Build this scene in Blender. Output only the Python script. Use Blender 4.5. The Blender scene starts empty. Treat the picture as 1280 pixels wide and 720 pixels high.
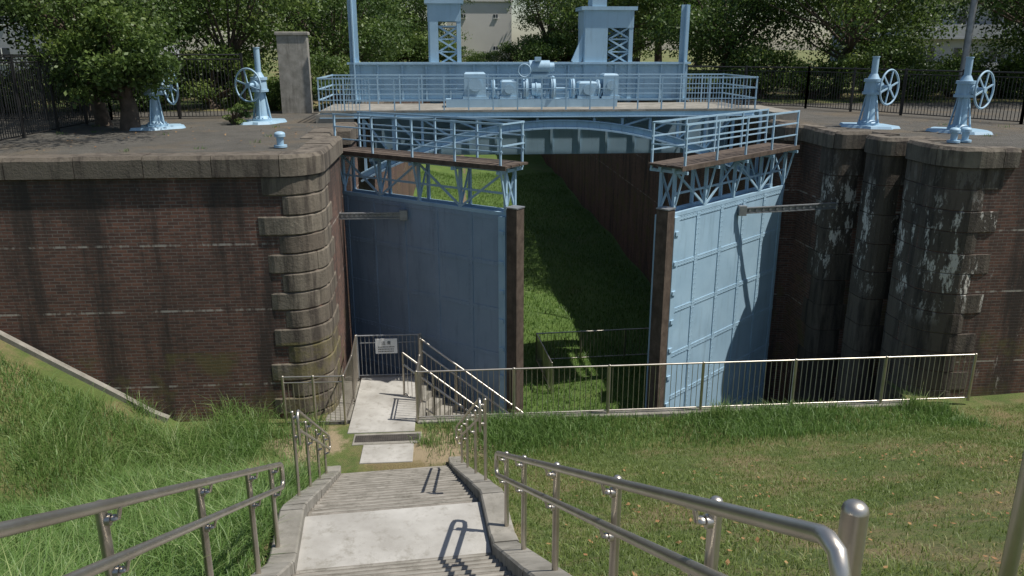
import bpy, math, random
import numpy as np
from mathutils import Vector, Matrix
random.seed(7); np.random.seed(7)
scene=bpy.context.scene
R=math.radians

# ------------------------------------------------------------ materials
def new_mat(name):
    m=bpy.data.materials.new(name); m.use_nodes=True
    nt=m.node_tree; nt.nodes.clear()
    out=nt.nodes.new('ShaderNodeOutputMaterial')
    b=nt.nodes.new('ShaderNodeBsdfPrincipled')
    nt.links.new(b.outputs[0],out.inputs[0])
    return m,nt,b,out
def N(nt,t,**k):
    n=nt.nodes.new(t)
    for a,v in k.items(): setattr(n,a,v)
    return n
def noise(nt,vec,scale,detail=5,rough=.6):
    n=N(nt,'ShaderNodeTexNoise'); n.inputs['Scale'].default_value=scale
    n.inputs['Detail'].default_value=detail; n.inputs['Roughness'].default_value=rough
    nt.links.new(vec,n.inputs['Vector']); return n.outputs['Fac']
def math_(nt,op,a,b=None,c=None):
    n=N(nt,'ShaderNodeMath',operation=op)
    for i,v in enumerate((a,b,c)):
        if v is None: continue
        if isinstance(v,(int,float)): n.inputs[i].default_value=v
        else: nt.links.new(v,n.inputs[i])
    return n.outputs[0]
def ramp(nt,fac,stops):
    r=N(nt,'ShaderNodeValToRGB'); e=r.color_ramp.elements
    while len(e)<len(stops): e.new(.5)
    for i,(p,c) in enumerate(stops):
        e[i].position=p
        e[i].color=(c,c,c,1) if not hasattr(c,'__len__') else (*c,1)
    nt.links.new(fac,r.inputs[0]); return r.outputs[0]
def mix(nt,fac,a,b,mode='MIX'):
    n=N(nt,'ShaderNodeMix',data_type='RGBA',blend_type=mode)
    for s,v in ((0,fac),(6,a),(7,b)):
        if isinstance(v,(int,float)): n.inputs[s].default_value=v if s==0 else (v,v,v,1)
        elif isinstance(v,tuple): n.inputs[s].default_value=(*v,1)
        else: nt.links.new(v,n.inputs[s])
    return n.outputs[2]
def coords(nt,which='Object',scale=None):
    t=N(nt,'ShaderNodeTexCoord').outputs[which]
    if scale:
        mp=N(nt,'ShaderNodeMapping'); mp.inputs['Scale'].default_value=scale
        nt.links.new(t,mp.inputs[0]); return mp.outputs[0]
    return t
def bump(nt,b,h,s=.3,d=.02):
    n=N(nt,'ShaderNodeBump'); n.inputs['Strength'].default_value=s; n.inputs['Distance'].default_value=d
    nt.links.new(h,n.inputs['Height']); nt.links.new(n.outputs[0],b.inputs['Normal'])
def simple(name,c1,c2,scale=3,rough=.7,metal=0,bs=.2,bscale=30,streak=None,bd=.01,rust=None):
    m,nt,b,o=new_mat(name); v=coords(nt)
    f=ramp(nt,noise(nt,v,scale),[(.35,0),(.68,1)])
    col=mix(nt,f,c1,c2)
    if streak:
        sv=coords(nt,'Object',(3,3,.35))
        f2=ramp(nt,noise(nt,sv,1.6,6,.7),[(.52,0),(.75,1)])
        col=mix(nt,f2,col,streak)
    if rust:
        f3=ramp(nt,noise(nt,coords(nt,'Object',(5,5,1.5)),2.3,8,.75),[(.63,0),(.72,.75)])
        col=mix(nt,f3,col,rust)
    nt.links.new(col,b.inputs['Base Color'])
    b.inputs['Roughness'].default_value=rough; b.inputs['Metallic'].default_value=metal
    if bs: bump(nt,b,noise(nt,v,bscale),bs,bd)
    return m

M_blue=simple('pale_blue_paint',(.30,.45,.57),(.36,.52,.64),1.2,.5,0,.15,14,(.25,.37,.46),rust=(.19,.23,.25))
M_blueshade=simple('shaded_blue_paint',(.22,.31,.41),(.27,.36,.47),.9,.55,0,.25,5,(.17,.24,.32),rust=(.12,.16,.20))  # same blue, a bit more weathered, with the left leaf's shade put into colour
M_steel=simple('stainless_steel',(.46,.42,.36),(.58,.54,.48),4,.38,.9,.05,60)
M_wood=simple('weathered_timber',(.06,.042,.03),(.12,.09,.068),5,.85,0,.5,18,(.035,.026,.02))
M_conc=simple('concrete',(.19,.178,.15),(.32,.30,.26),2.2,.9,0,.35,25,(.13,.12,.095),rust=(.09,.085,.065))
M_concL=simple('light_concrete',(.31,.295,.265),(.45,.435,.40),1.4,.9,0,.25,40,(.22,.205,.17),rust=(.18,.16,.125))
M_concD=simple('worn_concrete_step',(.16,.145,.12),(.28,.255,.22),3.5,.92,0,.5,40,(.10,.09,.07))
M_black=simple('black_paint',(.012,.012,.013),(.02,.02,.02),3,.5,0,0)
M_dark=simple('dark_iron',(.05,.045,.04),(.09,.08,.07),6,.7,.3,.1)
M_white=simple('sign_white',(.75,.75,.73),(.8,.8,.78),3,.5,0,0)
M_ink=simple('sign_ink',(.03,.03,.03),(.05,.05,.05),3,.6,0,0)
M_grey=simple('galvanised_steel',(.25,.26,.27),(.35,.36,.37),5,.5,.6,.1)
M_bark=simple('bark',(.06,.045,.032),(.12,.09,.065),6,.9,0,.6,20)
M_bld=simple('pale_render',(.74,.71,.66),(.80,.77,.72),.4,.9,0,0)
M_bld2=simple('grey_render',(.30,.31,.33),(.38,.39,.41),.4,.9,0,0)
M_glass=simple('window_glass',(.03,.04,.05),(.06,.07,.09),.6,.15,0,0)
M_weather=simple('lichened_concrete',(.22,.21,.18),(.36,.34,.30),4,.95,0,.5,20,(.12,.11,.09))
M_dryleaf=simple('dry_leaf',(.22,.10,.04),(.32,.20,.08),6,.8,0,0)

def brick_mat():
    m,nt,b,o=new_mat('old_brick'); uv=coords(nt,'UV'); ob=coords(nt)
    br=N(nt,'ShaderNodeTexBrick'); nt.links.new(uv,br.inputs['Vector'])
    br.inputs['Scale'].default_value=1; br.inputs['Brick Width'].default_value=.23
    br.inputs['Row Height'].default_value=.075; br.inputs['Mortar Size'].default_value=.009
    br.inputs['Mortar Smooth'].default_value=.2
    br.inputs['Color1'].default_value=(.19,.088,.060,1); br.inputs['Color2'].default_value=(.095,.050,.040,1)
    br.inputs['Mortar'].default_value=(.20,.175,.15,1); br.inputs['Bias'].default_value=-.1
    n1=noise(nt,ob,.55,6,.65)
    col=mix(nt,ramp(nt,n1,[(.42,.1),(.62,.8)]),br.outputs['Color'],(.055,.038,.030),'MIX')
    col2=mix(nt,.5,br.outputs['Color'],col)
    pt=ramp(nt,noise(nt,coords(nt,'UV',(4.3,13,1)),1.0,2,.5),[(.35,.45),(.5,0)])
    col2=mix(nt,pt,col2,(.05,.036,.03))
    sv=coords(nt,'Object',(1.3,1.3,.16))
    st=ramp(nt,noise(nt,sv,.9,7,.72),[(.48,0),(.62,.85)])
    col2=mix(nt,st,col2,(.034,.027,.023))
    xyz=N(nt,'ShaderNodeSeparateXYZ'); nt.links.new(ob,xyz.inputs[0]); Z=xyz.outputs[2]; X=xyz.outputs[0]
    t=math_(nt,'MULTIPLY_ADD',noise(nt,coords(nt,'Object',(1.0,1.0,.05)),.8,6,.7),5.0,1.2)
    dz=ramp(nt,math_(nt,'SUBTRACT',Z,math_(nt,'SUBTRACT',8.5,t)),[(0,0),(.35,.5)])
    col2=mix(nt,dz,col2,(.034,.027,.022))
    for zc in(2.7,4.2,.9):
        band=math_(nt,'LESS_THAN',math_(nt,'ABSOLUTE',math_(nt,'SUBTRACT',Z,zc)),.024)
        brk=ramp(nt,noise(nt,coords(nt,'Object',(1,1,.2)),2.3,5,.7),[(.47,0),(.56,.7)])
        col2=mix(nt,math_(nt,'MULTIPLY',band,brk),col2,(.42,.39,.34))
    right=math_(nt,'MULTIPLY_ADD',math_(nt,'GREATER_THAN',X,9.0),.045,0.0)
    e1=ramp(nt,math_(nt,'ADD',noise(nt,coords(nt,'Object',(3,3,.9)),1.5,8,.8),right),[(.66,0),(.70,1)])
    e2=ramp(nt,noise(nt,ob,.4,3,.5),[(.46,0),(.58,1)])
    col2=mix(nt,math_(nt,'MULTIPLY',math_(nt,'MULTIPLY',e1,e2),.65),col2,(.46,.42,.38))
    ms=math_(nt,'MULTIPLY',ramp(nt,noise(nt,ob,1.1,6,.7),[(.5,0),(.62,.5)]),math_(nt,'LESS_THAN',Z,1.7))
    col2=mix(nt,ms,col2,(.13,.12,.035))
    nt.links.new(col2,b.inputs['Base Color']); b.inputs['Roughness'].default_value=.9
    bump(nt,b,br.outputs['Fac'],.5,-.02)
    return m
M_brick=brick_mat()
def stone_mat(name,c1,c2,streakc,white=True):
    m,nt,b,o=new_mat(name); ob=coords(nt)
    att=N(nt,'ShaderNodeAttribute',attribute_name='shade').outputs['Fac']
    col=mix(nt,att,c1,c2)
    col=mix(nt,ramp(nt,noise(nt,ob,2.2,8,.7),[(.35,0),(.65,.7)]),col,(.10,.085,.065))
    sv=coords(nt,'Object',(2.5,2.5,.3))
    col=mix(nt,ramp(nt,noise(nt,sv,1.4,6,.7),[(.47,0),(.62,.9)]),col,streakc)
    xyz=N(nt,'ShaderNodeSeparateXYZ'); nt.links.new(ob,xyz.inputs[0]); Z=xyz.outputs[2]
    if white:
        zb=ramp(nt,math_(nt,'DIVIDE',Z,6.0),[(.30,.0),(.45,1),(.76,1),(.85,.1)])
        e=ramp(nt,noise(nt,coords(nt,'Object',(1.6,1.6,.5)),1.7,8,.8),[(.545,0),(.575,.95)])
        col=mix(nt,math_(nt,'MULTIPLY',e,zb),col,(.60,.57,.52))
    else:
        ms=math_(nt,'MULTIPLY',ramp(nt,noise(nt,ob,1.6,6,.7),[(.46,0),(.6,.55)]),math_(nt,'LESS_THAN',Z,1.9))
        col=mix(nt,ms,col,(.16,.14,.04))
    nt.links.new(col,b.inputs['Base Color']); b.inputs['Roughness'].default_value=.92
    bump(nt,b,noise(nt,ob,16,8,.7),.7,.03)
    return m
M_stone=stone_mat('quoin_stone',(.13,.105,.08),(.23,.20,.155),(.05,.04,.032),False)
M_stoneW=stone_mat('limed_stone',(.07,.056,.046),(.12,.095,.076),(.03,.024,.02),True)
M_coping=stone_mat('coping_stone',(.13,.108,.085),(.21,.18,.14),(.05,.04,.032),False)

def ground_mat(name,greenA,greenB,straw,dirt,thr=(.5,.66)):
    m,nt,b,o=new_mat(name); ob=coords(nt)
    col=mix(nt,ramp(nt,noise(nt,ob,1.3,8,.7),[(.35,0),(.65,1)]),greenA,greenB)
    col=mix(nt,ramp(nt,noise(nt,ob,.45,7,.72),[(thr[0],0),(thr[1],1)]),col,straw)
    col=mix(nt,ramp(nt,noise(nt,ob,28,3,.7),[(.3,.35),(.6,0)]),col,(.03,.035,.012))
    att=N(nt,'ShaderNodeAttribute',attribute_name='dirt').outputs['Fac']
    a=math_(nt,'MULTIPLY_ADD',noise(nt,ob,3,6,.7),.9,att)
    col=mix(nt,ramp(nt,a,[(.8,0),(1.0,1)]),col,dirt)
    nt.links.new(col,b.inputs['Base Color']); b.inputs['Roughness'].default_value=.95
    bump(nt,b,noise(nt,ob,40,5,.8),.8,.05)
    return m
M_grassG=ground_mat('turf',(.085,.13,.027),(.13,.17,.04),(.24,.19,.09),(.33,.26,.16),(.46,.60))
M_chamber=ground_mat('chamber_turf',(.07,.13,.022),(.11,.18,.032),(.14,.16,.05),(.17,.13,.08),(.55,.72))
M_upper=ground_mat('platform_ground',(.085,.078,.068),(.13,.12,.105),(.15,.12,.085),(.06,.06,.05),(.5,.65))
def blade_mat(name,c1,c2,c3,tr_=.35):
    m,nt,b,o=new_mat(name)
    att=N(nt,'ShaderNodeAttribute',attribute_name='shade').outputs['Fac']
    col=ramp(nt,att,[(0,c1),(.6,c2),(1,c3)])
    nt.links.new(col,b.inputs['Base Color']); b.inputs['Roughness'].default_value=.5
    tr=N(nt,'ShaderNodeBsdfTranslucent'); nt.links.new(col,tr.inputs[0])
    ms=N(nt,'ShaderNodeMixShader'); ms.inputs[0].default_value=tr_
    nt.links.new(b.outputs[0],ms.inputs[1]); nt.links.new(tr.outputs[0],ms.inputs[2]); nt.links.new(ms.outputs[0],o.inputs[0])
    return m
M_bladeL=blade_mat('tall_grass_blade',(.055,.12,.025),(.15,.26,.06),(.36,.42,.17))
M_bladeR=blade_mat('mown_grass_blade',(.09,.15,.03),(.19,.25,.06),(.42,.33,.17))
M_bladeC=blade_mat('chamber_grass_blade',(.07,.15,.025),(.13,.23,.04),(.22,.30,.07))
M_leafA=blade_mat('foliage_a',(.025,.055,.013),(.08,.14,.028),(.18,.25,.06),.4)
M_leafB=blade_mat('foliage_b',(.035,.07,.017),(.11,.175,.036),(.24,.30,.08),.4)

# ------------------------------------------------------------ mesh builder
class MB:
    def __init__(s,mats): s.v=[];s.f=[];s.m=[];s.s=[];s.mats=mats;s.M=Matrix.Identity(4);s.sh=[]; s.cur=.5
    def add(s,vs,fs,mi=0,sm=False):
        o=len(s.v); flip=s.M.to_3x3().determinant()<0
        for p in vs: s.v.append(tuple(s.M@Vector(p))); s.sh.append(s.cur)
        for f in fs:
            f=tuple(o+i for i in f)
            s.f.append(f[::-1] if flip else f); s.m.append(mi); s.s.append(sm)
    def box(s,c,d,mi=0,rz=0,ch=0):
        x,y,z=d[0]/2,d[1]/2,d[2]/2
        T=Matrix.Translation(c)@Matrix.Rotation(rz,4,'Z')
        if ch<=0:
            vs=[T@Vector((a*x,b*y,e*z)) for e in(-1,1) for a,b in((-1,-1),(1,-1),(1,1),(-1,1))]
            s.add(vs,[(3,2,1,0),(4,5,6,7),(0,1,5,4),(1,2,6,5),(2,3,7,6),(3,0,4,7)],mi)
        else:
            vs=[];xx,yy=x-ch,y-ch
            for zz,k in((-z,0),(z-ch,0),(z,1)):
                kx,ky=(x,y) if not k else (xx,yy)
                for a,b in((-1,-1),(1,-1),(1,1),(-1,1)): vs.append(T@Vector((a*kx,b*ky,zz)))
            fs=[(3,2,1,0),(8,9,10,11)]
            for r in(0,4):
                for i in range(4): fs.append((r+i,r+(i+1)%4,r+4+(i+1)%4,r+4+i))
            s.add(vs,fs,mi)
    def beam(s,p,q,w,h,mi=0):
        p=Vector(p);q=Vector(q);d=(q-p)
        if d.length<1e-6:return
        d.normalize(); up=Vector((0,0,1))
        if abs(d.z)>.98: up=Vector((0,1,0))
        a=d.cross(up).normalized(); b=a.cross(d).normalized()
        vs=[]
        for e in(p,q):
            for i,j in((-1,-1),(1,-1),(1,1),(-1,1)): vs.append(e+a*i*w/2+b*j*h/2)
        s.add(vs,[(3,2,1,0),(4,5,6,7),(0,1,5,4),(1,2,6,5),(2,3,7,6),(3,0,4,7)],mi)
    def cyl(s,p,q,r,r2=None,seg=12,mi=0,caps=True):
        r2=r if r2 is None else r2
        p=Vector(p);q=Vector(q);d=(q-p).normalized()
        up=Vector((0,0,1)) if abs(d.z)<.95 else Vector((1,0,0))
        a=d.cross(up).normalized(); b=d.cross(a)
        vs=[]
        for e,rr in((p,r),(q,r2)):
            for i in range(seg):
                t=2*math.pi*i/seg; vs.append(e+a*math.cos(t)*rr+b*math.sin(t)*rr)
        s.add(vs,[(i,(i+1)%seg,seg+(i+1)%seg,seg+i) for i in range(seg)],mi,True)
        if caps:
            s.add(vs[:seg],[tuple(range(seg))[::-1]],mi); s.add(vs[seg:],[tuple(range(seg))],mi)
    def tube(s,pts,r,seg=10,mi=0,rr=None):
        pts=[Vector(p) for p in pts]; n=len(pts); vs=[]; a=None
        for k,p in enumerate(pts):
            d=(pts[min(k+1,n-1)]-pts[max(k-1,0)]).normalized()
            if a is None:
                up=Vector((0,0,1)) if abs(d.z)<.95 else Vector((1,0,0)); a=d.cross(up).normalized()
            else: a=(a-d*a.dot(d)).normalized()
            b=d.cross(a); q=r if rr is None else rr[k]
            for i in range(seg):
                t=2*math.pi*i/seg; vs.append(p+a*math.cos(t)*q+b*math.sin(t)*q)
        fs=[]
        for k in range(n-1):
            for i in range(seg): fs.append((k*seg+i,k*seg+(i+1)%seg,(k+1)*seg+(i+1)%seg,(k+1)*seg+i))
        s.add(vs,fs,mi,True)
        s.add(vs[:seg],[tuple(range(seg))],mi); s.add(vs[-seg:],[tuple(range(seg))],mi)
    def dome(s,c,r,mi=0,seg=12,h=None):
        h=r if h is None else h; c=Vector(c); vs=[];n=4
        for k in range(n):
            t=math.pi/2*k/n
            for i in range(seg):
                a=2*math.pi*i/seg; vs.append(c+Vector((r*math.cos(t)*math.cos(a),r*math.cos(t)*math.sin(a),h*math.sin(t))))
        vs.append(c+Vector((0,0,h))); fs=[]
        for k in range(n-1):
            for i in range(seg): fs.append((k*seg+i,k*seg+(i+1)%seg,(k+1)*seg+(i+1)%seg,(k+1)*seg+i))
        for i in range(seg): fs.append(((n-1)*seg+i,(n-1)*seg+(i+1)%seg,n*seg))
        s.add(vs,fs,mi,True)
    def ring(s,c,n,R_,r,seg=24,mi=0):
        c=Vector(c);n=Vector(n).normalized(); up=Vector((0,0,1)) if abs(n.z)<.9 else Vector((1,0,0))
        a=n.cross(up).normalized();b=n.cross(a)
        pts=[c+a*R_*math.cos(2*math.pi*i/seg)+b*R_*math.sin(2*math.pi*i/seg) for i in range(seg+1)]
        s.tube(pts,r,6,mi)
    def obj(s,name,uv=None):
        me=bpy.data.meshes.new(name); me.from_pydata(s.v,[],s.f)
        for m in s.mats: me.materials.append(m)
        me.polygons.foreach_set('material_index',s.m); me.polygons.foreach_set('use_smooth',s.s)
        at=me.attributes.new('shade','FLOAT','POINT'); at.data.foreach_set('value',s.sh)
        me.update()
        ob=bpy.data.objects.new(name,me); scene.collection.objects.link(ob); return ob

def arc(cx,cy,r,a0,a1,n=10):
    return [(cx+r*math.cos(R(a0+(a1-a0)*i/n)),cy+r*math.sin(R(a0+(a1-a0)*i/n))) for i in range(n+1)]

ZT=6.1; ZF=-3.3
CL=arc(-3.6,18.15,.75,-90,0,10)
left_out=[(-60,17.4),(-12,17.4)]+CL+[(-2.85,19.9),(-2.85,21.3),(-3.2,21.35),(-3.2,23.2),(-2.85,23.3),(-2.85,95)]
P3q=arc(11.7,19.0,.32,90,180,5)+arc(12.2,18.22,.82,180,270,9)
P2q=arc(11.3,20.35,.28,90,180,5)+arc(11.3,19.95,.28,180,270,5)
right_out=[(10.3,95),(10.3,24.0),(10.0,23.9),(10.0,23.3),(10.5,23.2),(10.5,21.6)]+arc(10.75,21.45,.25,180,270,5)+[(11.5,21.19),(11.5,20.64)]+P2q+[(12.1,19.66),(12.1,19.33)]+P3q+[(13,17.42),(60,17.4)]

def offset(pts,d):
    out=[]
    n=len(pts)
    for i,p in enumerate(pts):
        ns=[]
        for a,b in((i-1,i),(i,i+1)):
            if a>=0 and b<n:
                dx,dy=pts[b][0]-pts[a][0],pts[b][1]-pts[a][1]; l=math.hypot(dx,dy)
                if l>1e-6: ns.append((dy/l,-dx/l))
        nx=sum(q[0] for q in ns);ny=sum(q[1] for q in ns);l=math.hypot(nx,ny)
        if l<1e-3: nx,ny=ns[0];l=1
        nx/=l;ny/=l
        k=1/max(.5,nx*ns[0][0]+ny*ns[0][1])
        out.append((p[0]+nx*d*k,p[1]+ny*d*k))
    return out

def wall(name,out,z0,z1,mat_):
    vs=[];fs=[];uv=[];s=0
    for i,p in enumerate(out):
        if i: s+=math.hypot(p[0]-out[i-1][0],p[1]-out[i-1][1])
        vs+= [(p[0],p[1],z0),(p[0],p[1],z1)]; uv+=[(s,z0),(s,z1)]
    for i in range(len(out)-1): fs.append((2*i,2*i+2,2*i+3,2*i+1))
    me=bpy.data.meshes.new(name); me.from_pydata(vs,[],fs); me.materials.append(mat_)
    u=me.uv_layers.new(name='UVMap')
    for l in me.loops: u.data[l.index].uv=uv[l.vertex_index]
    ob=bpy.data.objects.new(name,me); scene.collection.objects.link(ob); return ob

def resample(out,i0,i1,step):
    pts=[]
    for i in range(i0,i1):
        a,b=out[i],out[i+1]; L=math.hypot(b[0]-a[0],b[1]-a[1]); n=max(1,int(L/step))
        for k in range(n): pts.append((a[0]+(b[0]-a[0])*k/n,a[1]+(b[1]-a[1])*k/n))
    pts.append(out[i1]); return pts

def coping(mb,out,h=.42,over=.09,step=1.1,inner=.55):
    segs=[];cur=[out[0]];acc=0
    P=resample(out,0,len(out)-1,.35)
    for i in range(1,len(P)):
        acc+=math.hypot(P[i][0]-P[i-1][0],P[i][1]-P[i-1][1]); cur.append(P[i])
        if acc>step: segs.append(cur);cur=[P[i]];acc=0
    if len(cur)>1: segs.append(cur)
    allO=offset(P,over);allB=offset(P,over-.06);allI=offset(P,-inner);idx=0
    for sg in segs:
        mb.cur=random.random(); n=len(sg); zt=ZT+.03+random.uniform(-.014,.012)
        vs=[]
        for k in range(n):
            j=idx+k
            vs+= [(*allO[j],ZT-h),(*allO[j],zt-.08+random.uniform(-.012,.012)),(*allB[j],zt),(*allI[j],zt),(*allI[j],ZT-h)]
        def pull(a,b):
            for q in range(5):
                A=Vector(vs[a*5+q]);B=Vector(vs[b*5+q]);d=B-A
                if d.length>.02: vs[a*5+q]=tuple(A+d.normalized()*.008)
        pull(0,1);pull(n-1,n-2)
        fs=[]
        for k in range(n-1):
            for q in range(5):
                fs.append((k*5+q,(k+1)*5+q,(k+1)*5+(q+1)%5,k*5+(q+1)%5))
        fs+=[(0,1,2,3,4),tuple((n-1)*5+q for q in (4,3,2,1,0))]
        mb.add(vs,fs,0); idx+=n-1

wall('brick_wall',left_out,ZF-.2,ZT-.02,M_brick)
wall('brick_wall',right_out,ZF-.2,ZT-.02,M_brick)
wall('chamber_end_wall',[(-2.85,95),(10.3,95)],ZF-.2,ZT,M_brick)
mb=MB([M_coping]); coping(mb,left_out[1:]); mb.obj('coping_stones')
mb=MB([M_coping]); coping(mb,right_out[:-1],inner=.3); mb.obj('coping_stones')

def quoins(mb,out,z0,z1,trimA,trimB,seed,hh=.43,gr=.035,proud=.035,split=True):
    rnd=random.Random(seed); z=z1;k=0
    P=resample(out,0,len(out)-1,.12)
    O=offset(P,proud);I=offset(P,-.1)
    cum=[0]
    for i in range(1,len(P)): cum.append(cum[-1]+math.hypot(P[i][0]-P[i-1][0],P[i][1]-P[i-1][1]))
    L=cum[-1]
    while z>z0:
        h=hh*rnd.uniform(.96,1.04); a=trimA[k%2]+rnd.uniform(-.05,.05); b=L-trimB[k%2]
        idx=[i for i in range(len(P)) if a<=cum[i]<=b]
        cut=idx[len(idx)//2+(1 if k%2 else -2)]
        groups=([i for i in idx if i<=cut],[i for i in idx if i>=cut]) if split else [idx]
        for grp in groups:
            if len(grp)<2: continue
            mb.cur=rnd.random(); n=len(grp); vs=[]
            w=rnd.uniform(-.008,.012)
            for q,i in enumerate(grp):
                ox,oy=O[i]; ix,iy=I[i]
                ox,oy=ox+(ox-ix)*w*6,oy+(oy-iy)*w*6
                if q in(0,n-1): ox,oy=ox+(ix-ox)*.2,oy+(iy-oy)*.2
                ex,ey=ox+(ix-ox)*.18,oy+(iy-oy)*.18
                jz=rnd.uniform(-.006,.006)
                vs+= [(ix,iy,z-h+.01),(ex,ey,z-h+.008),(ox,oy,z-h+gr+jz),(ox,oy,z-gr+jz),(ex,ey,z-.008),(ix,iy,z-.01)]
            fs=[]
            for q in range(n-1):
                for r in range(5): fs.append((q*6+r,(q+1)*6+r,(q+1)*6+r+1,q*6+r+1))
            fs+=[tuple(range(6)),tuple((n-1)*6+r for r in range(5,-1,-1))]
            mb.add(vs,fs,0)
        z-=h;k+=1
mb=MB([M_stone]); q=[(-4.15,17.4)]+CL+[(-2.85,19.4)]
quoins(mb,q,-3.3,ZT-.43,(0,.38),(.1,.5),3); mb.obj('stone_quoins')
mb=MB([M_stoneW]); q=[(12.1,19.4)]+P3q+[(12.75,17.41)]
quoins(mb,q,-3.3,ZT-.43,(0,.05),(.0,.35),5,.5,.016,.02); mb.obj('stone_quoins')
mb=MB([M_stoneW]); q=[(11.6,20.63)]+P2q+[(11.7,19.67)]
quoins(mb,q,-3.3,ZT-.43,(0,.02),(.0,.02),6,.75,.012,.03,False); mb.obj('stone_pier')
mb=MB([M_stoneW]); q=[(10.5,22.1),(10.5,21.6)]+arc(10.75,21.45,.25,180,270,5)+[(11.4,21.2)]
quoins(mb,q,-3.3,ZT-.43,(0,.3),(.0,.1),8,.75,.012,.03,False); mb.obj('stone_pier')

# ------------------------------------------------------------ upper ground
Lo=offset(left_out,-.3);Ro=offset(right_out,-.12)
Lo=[(-600,17.7)]+Lo[1:-1]+[(-3.05,95)]; Ro=[(10.5,95)]+Ro[1:-1]+[(600,17.55)]
pts=Lo+Ro+[(600,1200),(-600,1200)]
me=bpy.data.meshes.new('upper_ground'); me.from_pydata([(p[0],p[1],ZT) for p in pts],[],[tuple(range(len(pts)))])
me.materials.append(M_upper); ob=bpy.data.objects.new('upper_ground',me); scene.collection.objects.link(ob)
def sheet(name,poly,z,mt):
    me=bpy.data.meshes.new(name); me.from_pydata([(p[0],p[1],z) for p in poly],[],[tuple(range(len(poly)))])
    me.materials.append(mt); o=bpy.data.objects.new(name,me); scene.collection.objects.link(o); return o
sheet('park_lawn',[(-500,30.5),(-5,30.5),(-4,95.2),(12,95.2),(13.5,33),(500,33),(500,1000),(-500,1000)],ZT+.006,M_grassG)

# ------------------------------------------------------------ stairs frame
SM=Matrix.Translation((-.1,0,0))@Matrix.Rotation(R(4.4),4,'Z'); SMi=SM.inverted()
def Nz(s):
    xs=[-40,.6,7.85,8.95,14.8,60]; zs=[6.75,6.75,2.75,2.75,0,0]
    return float(np.interp(s,xs,zs))
def H(x,y):
    l=SMi@Vector((x,y,0)); s=l.y; lat=l.x
    t=float(np.interp(s,[-40,.2,4,8.3,12,15.0,15.9,60],[6.75,6.72,4.80,2.62,1.15,.06,0,0]))
    near=max(0,1-abs(abs(lat)-1.3)/1.2)
    t=t*(1-near)+(Nz(s)+.0)*near
    r=min(max(0,(-6.4-x)*.66),3.2+.1*(-x-10)) if x<-6.4 else 0
    if r>0:
        k=.6; h=max(0,min(1,.5+.5*(t-r)/k)); t=r*(1-h)+t*h+k*h*(1-h)*.5
    if x>3: t+= .05*math.sin(x*.9)+.02*(x-3)*max(0,(15-y)/15)
    t+=.04*math.sin(x*1.7+y*.6)*math.sin(y*1.3)*(1 if y<15.5 else .3)
    if abs(lat)<1.22 and s<14.9: t-=min(1,(1.22-abs(lat))/.1)*.5
    if s>14.6 and abs(lat)<2.2: t=min(t,-.0)
    return t
xs=sorted(set([round(v,3) for v in list(np.arange(-3.6,2.2,.1))+list(np.arange(-16,-3.6,.3))+list(np.arange(2.2,20,.3))+[-60,-45,-35,-28,-22,-18,-2.7,11.2,23,28,35,45,60]]))
ys=sorted(set([round(v,3) for v in list(np.arange(-2,16.8,.2))+[-30,-20,-12,-7,-4,17.0,17.3,17.42,17.8,18.5]]))
V=[];Fc=[];D=[]
for y in ys:
    for x in xs:
        V.append((x,y,H(x,y)))
        d=max(0,1-math.hypot((x+.2)/1.5,(y-15.6)/1.0))*1.2+ max(0,1-math.hypot((x+3.2)/1.0,(y-15.9)/1.3))*.9
        if 15.6<y: d+=.25
        D.append(min(1,d))
nx=len(xs)
for j in range(len(ys)-1):
    for i in range(nx-1):
        if ys[j]>=16.99 and xs[i]>=-3.0 and xs[i+1]<=11.21: continue
        Fc.append((j*nx+i,j*nx+i+1,(j+1)*nx+i+1,(j+1)*nx+i))
me=bpy.data.meshes.new('grass_embankment'); me.from_pydata(V,[],Fc); me.materials.append(M_grassG)
me.attributes.new('dirt','FLOAT','POINT').data.foreach_set('value',D)
me.polygons.foreach_set('use_smooth',[True]*len(Fc))
scene.collection.objects.link(bpy.data.objects.new('grass_embankment',me))

mb=MB([M_concD,M_concL,M_conc]); mb.M=SM
def flight(s0,z0,s1,z1,n):
    for i in range(n):
        a=s0+(s1-s0)*i/n; b=s0+(s1-s0)*(i+1)/n; z=z0+(z1-z0)*(i+1)/n
        mb.box((0,(a+b)/2+.012,z-.35),(2.2,(b-a)+.03,.70),0,0,.012)
        mb.box((0,b-.03,z+.001),(2.1,.035,.006),2)
flight(.6,6.75,7.85,2.75,25)
flight(8.95,2.75,14.8,.03,17)
mb.box((0,8.4,2.4),(2.2,1.1,.704),1,0,.012)
mb.box((0,-2,6.4),(2.6,5.2,.70),1)
for sx in(-1,1):
    pr=[(-4.6,6.85),(.5,6.85),(.75,6.80),(7.8,2.92),(8.05,2.86),(8.95,2.86),(9.2,2.78),(14.7,.16),(15.0,.12)]
    PR=[]
    for (a0,b0),(a1,b1) in zip(pr[:-1],pr[1:]):
        n=max(1,int((a1-a0)/.9))
        for i in range(n): PR.append((a0+(a1-a0)*i/n,b0+(b1-b0)*i/n))
    PR.append(pr[-1])
    for (a0,b0),(a1,b1) in zip(PR[:-1],PR[1:]):
        A_=1.1;B_=1.40; j=random.uniform(-.006,.006)
        vs=[]
        for s_,z_ in((a0+.004,b0),(a1-.004,b1)):
            for l_,dz in((A_,-.7),(A_,-.02),(A_+.02,0),(B_-.02,0),(B_,-.02),(B_,-.7)): vs.append((sx*(l_+j),s_,z_+dz+j))
        fs=[(q,6+q,7+q,q+1) for q in range(5)]+[tuple(range(6)),tuple(range(6,12))[::-1]]
        mb.add(vs,fs,2)
mb.obj('concrete_staircase')

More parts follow.
